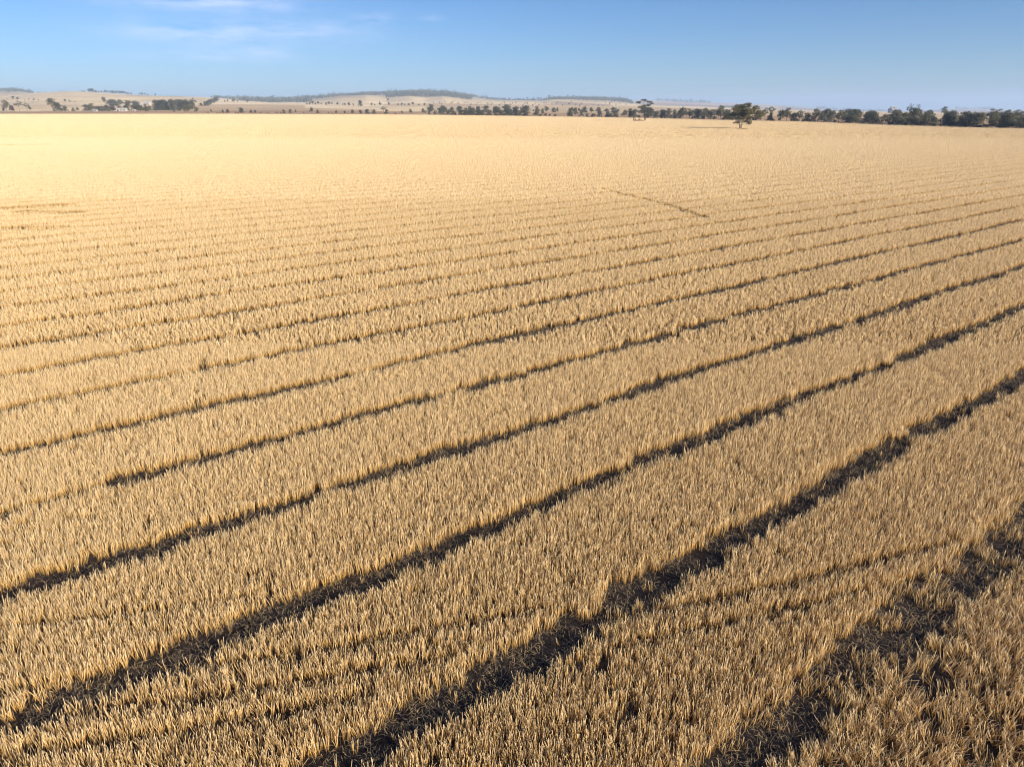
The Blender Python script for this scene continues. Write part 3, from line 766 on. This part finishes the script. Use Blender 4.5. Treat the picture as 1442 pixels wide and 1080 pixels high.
# line climbing the slope to the ridge
for i in range(9):
    t = i / 8; tree(290 + 18 * t, 150 - 8 * t, 6.5 - t, 'dark', 1.2, label='dark tree in the line climbing from the farm to the wooded ridge', group='trees climbing to the wooded ridge')
# scattered on bald hill
for xx, yy, hh in [(2, 141, 4), (22, 141, 5), (28, 141.5, 4.5), (44, 142, 2.5), (51, 142, 3), (57, 142, 2), (94, 144, 4), (100, 144, 3), (102, 144.2, 1.6), (108, 144.5, 1.4), (38, 142.5, 1.8), (14, 140.5, 1.5)]:
    tree(xx, yy, hh, 'tiny', 1.2, label='small dark tree dotted across the face of the bare left hill', group='trees dotted on the bare left hill')
MASS = []
for xx in (59, 64, 70, 80, 88, 92, 98, 117): MASS.append((xx, float(L4Y(xx)) + .2, 1.6 + (xx % 3) * .3))
xs = [121, 124, 131, 134, 137, 140, 144, 148, 153, 157, 161, 164, 168, 172, 176, 179, 182, 185, 189, 200, 204, 208, 212, 222]
for i, xx in enumerate(xs):
    tree(xx, float(L4Y(xx)) + .5, [2.6, 2.6, 5.2, 5.5, 4.6, 3.5, 3, 3.2, 4.6, 3.6, 4.2, 4.4, 4.6, 4.4, 4.6, 4.2, 3.4, 3, 3, 2.4, 4, 3.4, 2.2, 3][i], 'tiny', 1.25, label='dark tree in the clumps along the crest of the bare left hill', group='trees on the crest of the bare left hill')
for xx in (228, 240, 246, 250, 257, 269, 275): MASS.append((xx, float(L4Y(xx)) + .2, 1.5))
# mid distance dots 310-1000
dots = [(318, 144), (322, 144), (330, 144.5), (336, 144.5), (350, 145)]
dots += [(433, 147.5), (437, 148), (441, 147.6), (445, 148), (449, 148), (453, 147.5), (460, 148.5), (464, 148), (468, 147.8), (476, 148.6)]
dots += [(483, 149), (486, 149), (492, 149.3), (498, 149.3), (524, 149.5), (528, 149.4), (536, 149.6), (548, 149), (561, 149), (566, 149.4), (570, 149.4), (576, 149.6), (582, 149), (590, 149.6), (598, 149.5), (605, 149)]
for i, (xx, yy) in enumerate(dots):
    tree(xx, yy, 2.6 + (i * 7 % 5) * .5, 'tiny', 1.3, label='small dark tree strung along the far paddock line below the pale hills', group='trees along the far paddock line')
tree(508, 150, 8.5, 'dark', .9, v=1, label='large rounded dark tree standing before the pale hill')
tree(535, 149, 5.5, 'round', .9, label='rounded olive tree right of the large dark one')
tree(547, 143.5, 4.5, 'tiny', 1.0, label='round tree at the foot of the wooded hill between pale slopes')
for i in range(34):
    xx = 612 + i * 8.2 + g.uniform(-2, 2)
    MASS.append((float(xx), 147.5 + float(g.uniform(-2.2, 2)) + (xx - 612) * .008, float(g.uniform(2.4, 4.2))))
    if i % 2: MASS.append((float(xx) + 3, 145.5 + float(g.uniform(-2, 3)), float(g.uniform(2, 3.2))))
for i in range(16):
    xx = 930 + i * 4.2
    MASS.append((float(xx), float(L6Y(xx)) + .4, 2.0))
print('TREES', TREES)
from collections import Counter
print(Counter(o.name.split('.')[0] for o in COL.objects if o.parent is None))

# ------------------------------------------------------------------ woodland on the far hills (one mass)
def woodland():
    V, Fc, T = [], [], []
    gg = np.random.default_rng(21)
    regions = [  # x0, x1, depth0, depth1, count
        (-60, 52, 4400, 5300, 420), (300, 345, 3500, 5200, 90), (338, 440, 3450, 5300, 900), (430, 530, 4200, 5300, 500), (525, 665, 3700, 5350, 1500),
        (655, 780, 4700, 5300, 260), (772, 890, 4200, 5350, 800), (925, 1000, 8300, 8800, 110), (1015, 1052, 5200, 5400, 90), (1150, 1260, 8000, 8800, 120), (1325, 1400, 8500, 8800, 60)]
    n = 0
    for x0, x1, d0, d1, cnt in regions:
        for i in range(cnt):
            x = gg.uniform(x0, x1); d = gg.uniform(d0, d1)
            if x0 == 525 and (x < 545 or 570 < x < 0) and d < 4300: continue
            X = d * math.tan(math.atan((x - 721) / (F * CP + (540 - HOR) * SP)))
            z = float(terrain(np.array([X]), np.array([d]))[0]) if False else None
            V.append((X, d)); n += 1
    Hs = [gg.uniform(9, 19) * (1.0 if q[1] < 6000 else 1.5) * (1.45 if gg.uniform() < .1 else 1) for q in V]
    for (x, y, hp) in MASS:
        l_, D_ = place(x, y); V.append((l_.x, l_.y)); Hs.append(hp * D_ / 1036.)
    Q = np.array(V); zz = terrain(Q[:, 0], Q[:, 1])
    V = []
    for (X, Y), z, h in zip(Q, zz, Hs):
        w = h * gg.uniform(.4, .6); ti = gg.uniform()
        for q in range(16):
            c = np.array([X, Y, z + h * .55]) + gg.normal(0, 1, 3) * np.array([w * .5, w * .5, h * .22])
            u = gg.normal(0, 1, 3); u /= np.linalg.norm(u); v = np.cross(u, gg.normal(0, 1, 3)); v /= np.linalg.norm(v)
            s = h * gg.uniform(.10, .2); b = len(V)
            V += [c - u * s, c - v * s * .7, c + u * s, c + v * s * .7]; Fc.append((b, b + 1, b + 2, b + 3)); T += [ti] * 4
        # trunks
        b = len(V); s = .5
        V += [(X - s, Y, z - 2), (X + s, Y, z - 2), (X + s * .5, Y, z + h * .5), (X - s * .5, Y, z + h * .5)]; Fc.append((b, b + 1, b + 2, b + 3)); T += [0] * 4
    me = mesh_from('woodland', V, np.array(Fc), M_HAZEGUM)
    a_ = me.attributes.new('tint', 'FLOAT', 'POINT'); a_.data.foreach_set('value', np.array(T, np.float32))
    link('woodland', me, kind='stuff', label='dark native woodland and scattered tiny trees on the far hills', cat='woodland')
    print('woodland trees', n)
woodland()

# ------------------------------------------------------------------ farm buildings and silos
def plain(name, c, rough=.7, metal=0, sc=.8, amt=.15):
    m, nt = new_mat(name); geo = N(nt, 'ShaderNodeNewGeometry'); n = noise(nt, geo.outputs['Position'], sc, 4)
    r = ramp(nt, [(.3, tuple(v * (1 - amt) for v in c)), (.7, tuple(min(.85, v * (1 + amt)) for v in c))]); nt.links.new(n, r.inputs[0])
    finish(nt, r.outputs[0], rough=rough); return m
M_WHITE = plain('white_sheet_metal', (.42, .40, .37)); M_ROOF = plain('pale_iron_roof', (.38, .41, .45), .5); M_DARK = plain('dark_opening', (.05, .05, .05)); M_CONC = plain('weathered_concrete', (.27, .26, .255)); M_BRICK = plain('tan_brick', (.42, .32, .25))
def box(name, x0, x1, y0, y1, z0, z1, mat, parent):
    V = [(x, y, z) for z in (z0, z1) for y in (y0, y1) for x in (x0, x1)]
    return link(name, mesh_from(name, V, [(0, 2, 3, 1), (4, 5, 7, 6), (0, 1, 5, 4), (2, 6, 7, 3), (0, 4, 6, 2), (1, 3, 7, 5)], mat), parent)
def shed(x, y, wpx, hpx, label, name, cat, wall, roof, rot=0.0, openings=3, deep=.45):
    loc, D = place(x, y); m = D / 961
    w = wpx * m; h = hpx * m * 1.07; d = w * deep
    o = link(name, None, label=label, cat=cat, loc=loc, rotz=rot)
    eh = h * .62
    box('wall', -w / 2, w / 2, 0, d, -1.0, eh, wall, o)
    ov = .5
    V = [(-w / 2 - ov, -ov, eh + .003), (w / 2 + ov, -ov, eh + .003), (w / 2 + ov, d + ov, eh + .003), (-w / 2 - ov, d + ov, eh + .003), (-w / 2 - ov, d / 2, h), (w / 2 + ov, d / 2, h)]
    link('roof', mesh_from('roof', V, [(0, 1, 5, 4), (2, 3, 4, 5), (0, 4, 3), (1, 2, 5), (3, 2, 1, 0)], roof), o)
    for i in range(openings):
        c = -w / 2 + w * (i + .5) / openings; ww = w / openings * .22
        box('door' if i == 0 else 'window', c - ww, c + ww, -.05, .0 - .003, (0 if i == 0 else eh * .35), eh * .8, M_DARK, o)
    return o
shed(170, 157.2, 12, 4.0, 'long white shed with pale roof at the field side of the farm', 'farm_shed', 'shed', M_WHITE, M_WHITE, .05)
shed(160, 148.6, 13, 2.0, 'long cream roofed shed on the slope above the farm trees', 'farm_shed', 'shed', M_WHITE, M_WHITE, 0, 2)
shed(132, 157.4, 6, 2.2, 'small pale pink shed at the left end of the farm', 'small_shed', 'shed', M_WHITE, M_ROOF, 0, 2, .6)
shed(207, 149.2, 7.5, 4.2, 'farmhouse with blue grey iron roof among dark trees', 'farmhouse', 'house', M_BRICK, M_ROOF, -.15, 4, .6)
shed(199, 149.5, 5, 2.6, 'low pale shed just left of the farmhouse', 'small_shed', 'shed', M_WHITE, M_ROOF, .1, 2, .6)
shed(188, 156.8, 2.6, 2.0, 'tiny white tank shed right of the long white shed', 'tank_shed', 'shed', M_WHITE, M_ROOF, 0, 1, .8)
# silos
p, _ = place(1256, 170); D = 2300.
lo = at(1256, 170, D); m = D / 961
z0 = float(terrain(np.array([lo.x]), np.array([D]))[0]); lo.z = z0
def zpx(y): return float(at(1256, y, D).z) - z0
silo = link('grain_silos', None, label='tall grey concrete grain silos with a lift tower rising above the belt', cat='silo', loc=lo)
top = zpx(150.2); body = zpx(153.0)
def cyl(name, cx, cy, r, z0_, z1_, mat, parent, n=28):
    V, Fc = [], []
    for z in (z0_, z1_):
        for i in range(n): V.append((cx + r * math.cos(6.283 * i / n), cy + r * math.sin(6.283 * i / n), z))
    for i in range(n): Fc.append((i, (i + 1) % n, n + (i + 1) % n, n + i))
    Fc.append(tuple(range(n, 2 * n)))
    o_ = link(name, mesh_from(name, V, Fc, mat), parent); return o_
for i, cx in enumerate((-2.4, 2.4)):
    for cy in (0, 5.0 * m): cyl('silo', cx * m, cy, 2.38 * m, -3, body - (i * .6 * m), M_CONC, silo)
box('lift_tower', -4.6 * m, -3.1 * m, -1.2 * m, 1.6 * m, -3, top, M_CONC, silo)
box('gallery', -3.09 * m, 3.0 * m, -.8 * m, 1.4 * m, body - 1.5, top - 1.0 * m * .3, M_CONC, silo)
box('opening', -1.6 * m, .4 * m, -.83 * m, -.803 * m, body + .1 * m, top - 1.0 * m, M_DARK, silo)

# ------------------------------------------------------------------ haze
def haze():
    x0, x1, y0, y1, z0_, z1_ = -12500, 12500, -3500, 15500, -43, 230
    V = [(x, y, z) for z in (z0_, z1_) for y in (y0, y1) for x in (x0, x1)]
    m = bpy.data.materials.new('haze'); m.use_nodes = True; nt = m.node_tree; nt.nodes.clear()
    v = N(nt, 'ShaderNodeVolumePrincipled'); v.inputs['Color'].default_value = (.50, .68, 1.0, 1); v.inputs['Density'].default_value = HAZE_D
    v.inputs['Anisotropy'].default_value = 0.1
    out = N(nt, 'ShaderNodeOutputMaterial'); nt.links.new(v.outputs[0], out.inputs['Volume'])
    link('haze', mesh_from('haze', V, [(0, 2, 3, 1), (4, 5, 7, 6), (0, 1, 5, 4), (2, 6, 7, 3), (0, 4, 6, 2), (1, 3, 7, 5)], m), kind='stuff', label='thin blue haze over the distant hills')
HAZE_D = 1.0e-4
haze()

# ------------------------------------------------------------------ sun, sky
SUN_EL = 19.0; SUN_AZ = 130.0            # azimuth clockwise from straight ahead (+Y)
sd = Vector((math.sin(R(SUN_AZ)) * math.cos(R(SUN_EL)), math.cos(R(SUN_AZ)) * math.cos(R(SUN_EL)), math.sin(R(SUN_EL))))
sun = bpy.data.lights.new('sun', 'SUN'); sun.energy = 4.8; sun.angle = R(.53); sun.color = (1.0, .90, .72)
so = bpy.data.objects.new('sun', sun); COL.objects.link(so); so.rotation_euler = sd.to_track_quat('Z', 'Y').to_euler()

w = bpy.data.worlds.new('World'); scene.world = w; w.use_nodes = True
nt = w.node_tree; nt.nodes.clear()
sky = N(nt, 'ShaderNodeTexSky', sky_type='NISHITA'); sky.sun_disc = False
sky.sun_elevation = R(SUN_EL); sky.sun_rotation = R(SUN_AZ)
sky.air_density = 1.0; sky.dust_density = 0.3; sky.ozone_density = 3.0; sky.altitude = 200
tc = N(nt, 'ShaderNodeTexCoord')
sep = N(nt, 'ShaderNodeSeparateXYZ'); nt.links.new(tc.outputs['Generated'], sep.inputs[0])
# thin cirrus: azimuth / elevation of the view ray
azn = math_n(nt, 'ARCTAN2', sep.outputs[0], sep.outputs[1]); eln = math_n(nt, 'ARCSINE', sep.outputs[2])
cmb = N(nt, 'ShaderNodeCombineXYZ'); nt.links.new(azn, cmb.inputs[0]); nt.links.new(math_n(nt, 'MULTIPLY', eln, 5.0), cmb.inputs[1])
cn = noise(nt, cmb.outputs[0], 9.0, 6, .58)
def px_dir(x, y):
    v = Vector(((x - 721), F * CP - (y - 540) * SP, -((y - 540) * CP + F * SP))).normalized()
    return math.atan2(v.x, v.y), math.asin(v.z)
total = None
for (x, y, rx, ry, st_) in [(285, 2, 125, 11, 1.0), (320, 44, 130, 15, .85), (270, 48, 55, 7, .5), (345, 76, 75, 10, .7), (527, 26, 22, 7, .9), (440, 40, 80, 10, .35), (605, 27, 18, 5, .35), (250, 80, 70, 6, .35)]:
    a0, e0 = px_dir(x, y)
    dx = math_n(nt, 'MULTIPLY', math_n(nt, 'SUBTRACT', azn, a0), 1036. / rx)
    dy = math_n(nt, 'MULTIPLY', math_n(nt, 'SUBTRACT', eln, e0), 1100. / ry)
    r2 = math_n(nt, 'ADD', math_n(nt, 'MULTIPLY', dx, dx), math_n(nt, 'MULTIPLY', dy, dy))
    gsn = math_n(nt, 'MULTIPLY', math_n(nt, 'EXPONENT', math_n(nt, 'MULTIPLY', r2, -1.0)), st_)
    total = gsn if total is None else math_n(nt, 'ADD', total, gsn)
mr = N(nt, 'ShaderNodeMapRange'); mr.inputs[1].default_value = .36; mr.inputs[2].default_value = .68; nt.links.new(cn, mr.inputs[0])
cf = math_n(nt, 'MULTIPLY', math_n(nt, 'MULTIPLY', total, mr.outputs[0]), .68, clamp=True)
er_ = N(nt, 'ShaderNodeMapRange'); er_.inputs[1].default_value = 0.0; er_.inputs[2].default_value = .15; nt.links.new(eln, er_.inputs[0])
tc_ = mixc(nt, (.44, .58, .86), (.325, .485, .73), er_.outputs[0])
tint = mixc(nt, sky.outputs[0], tc_, 1.0, 'MULTIPLY')
c = mixc(nt, tint, CLOUD if 'CLOUD' in globals() else (5.9, 6.2, 7.9), cf)
bg = N(nt, 'ShaderNodeBackground'); bg.inputs[1].default_value = .09
nt.links.new(c, bg.inputs[0])
wo = N(nt, 'ShaderNodeOutputWorld'); nt.links.new(bg.outputs[0], wo.inputs[0])

# ------------------------------------------------------------------ camera
cam = bpy.data.cameras.new('camera'); co = bpy.data.objects.new('camera', cam); COL.objects.link(co)
cam.sensor_width = 36; cam.lens = 36 * F / 1442; cam.clip_start = .1; cam.clip_end = 40000
co.location = (0, 0, CAM_H); co.rotation_euler = (math.pi / 2 - P, 0, 0)
scene.camera = co

scene.view_settings.view_transform = 'Standard'; scene.view_settings.look = 'None'
scene.view_settings.exposure = 0.95; scene.view_settings.gamma = 1
cy = scene.cycles
cy.max_bounces = 6; cy.diffuse_bounces = 3; cy.transmission_bounces = 3; cy.volume_bounces = 1; cy.transparent_max_bounces = 4
cy.use_denoising = True; cy.pixel_filter_type = 'BLACKMAN_HARRIS'; cy.filter_width = 1.15; cy.use_adaptive_sampling = True; cy.adaptive_threshold = 0.02
cy.sample_clamp_indirect = 4.0
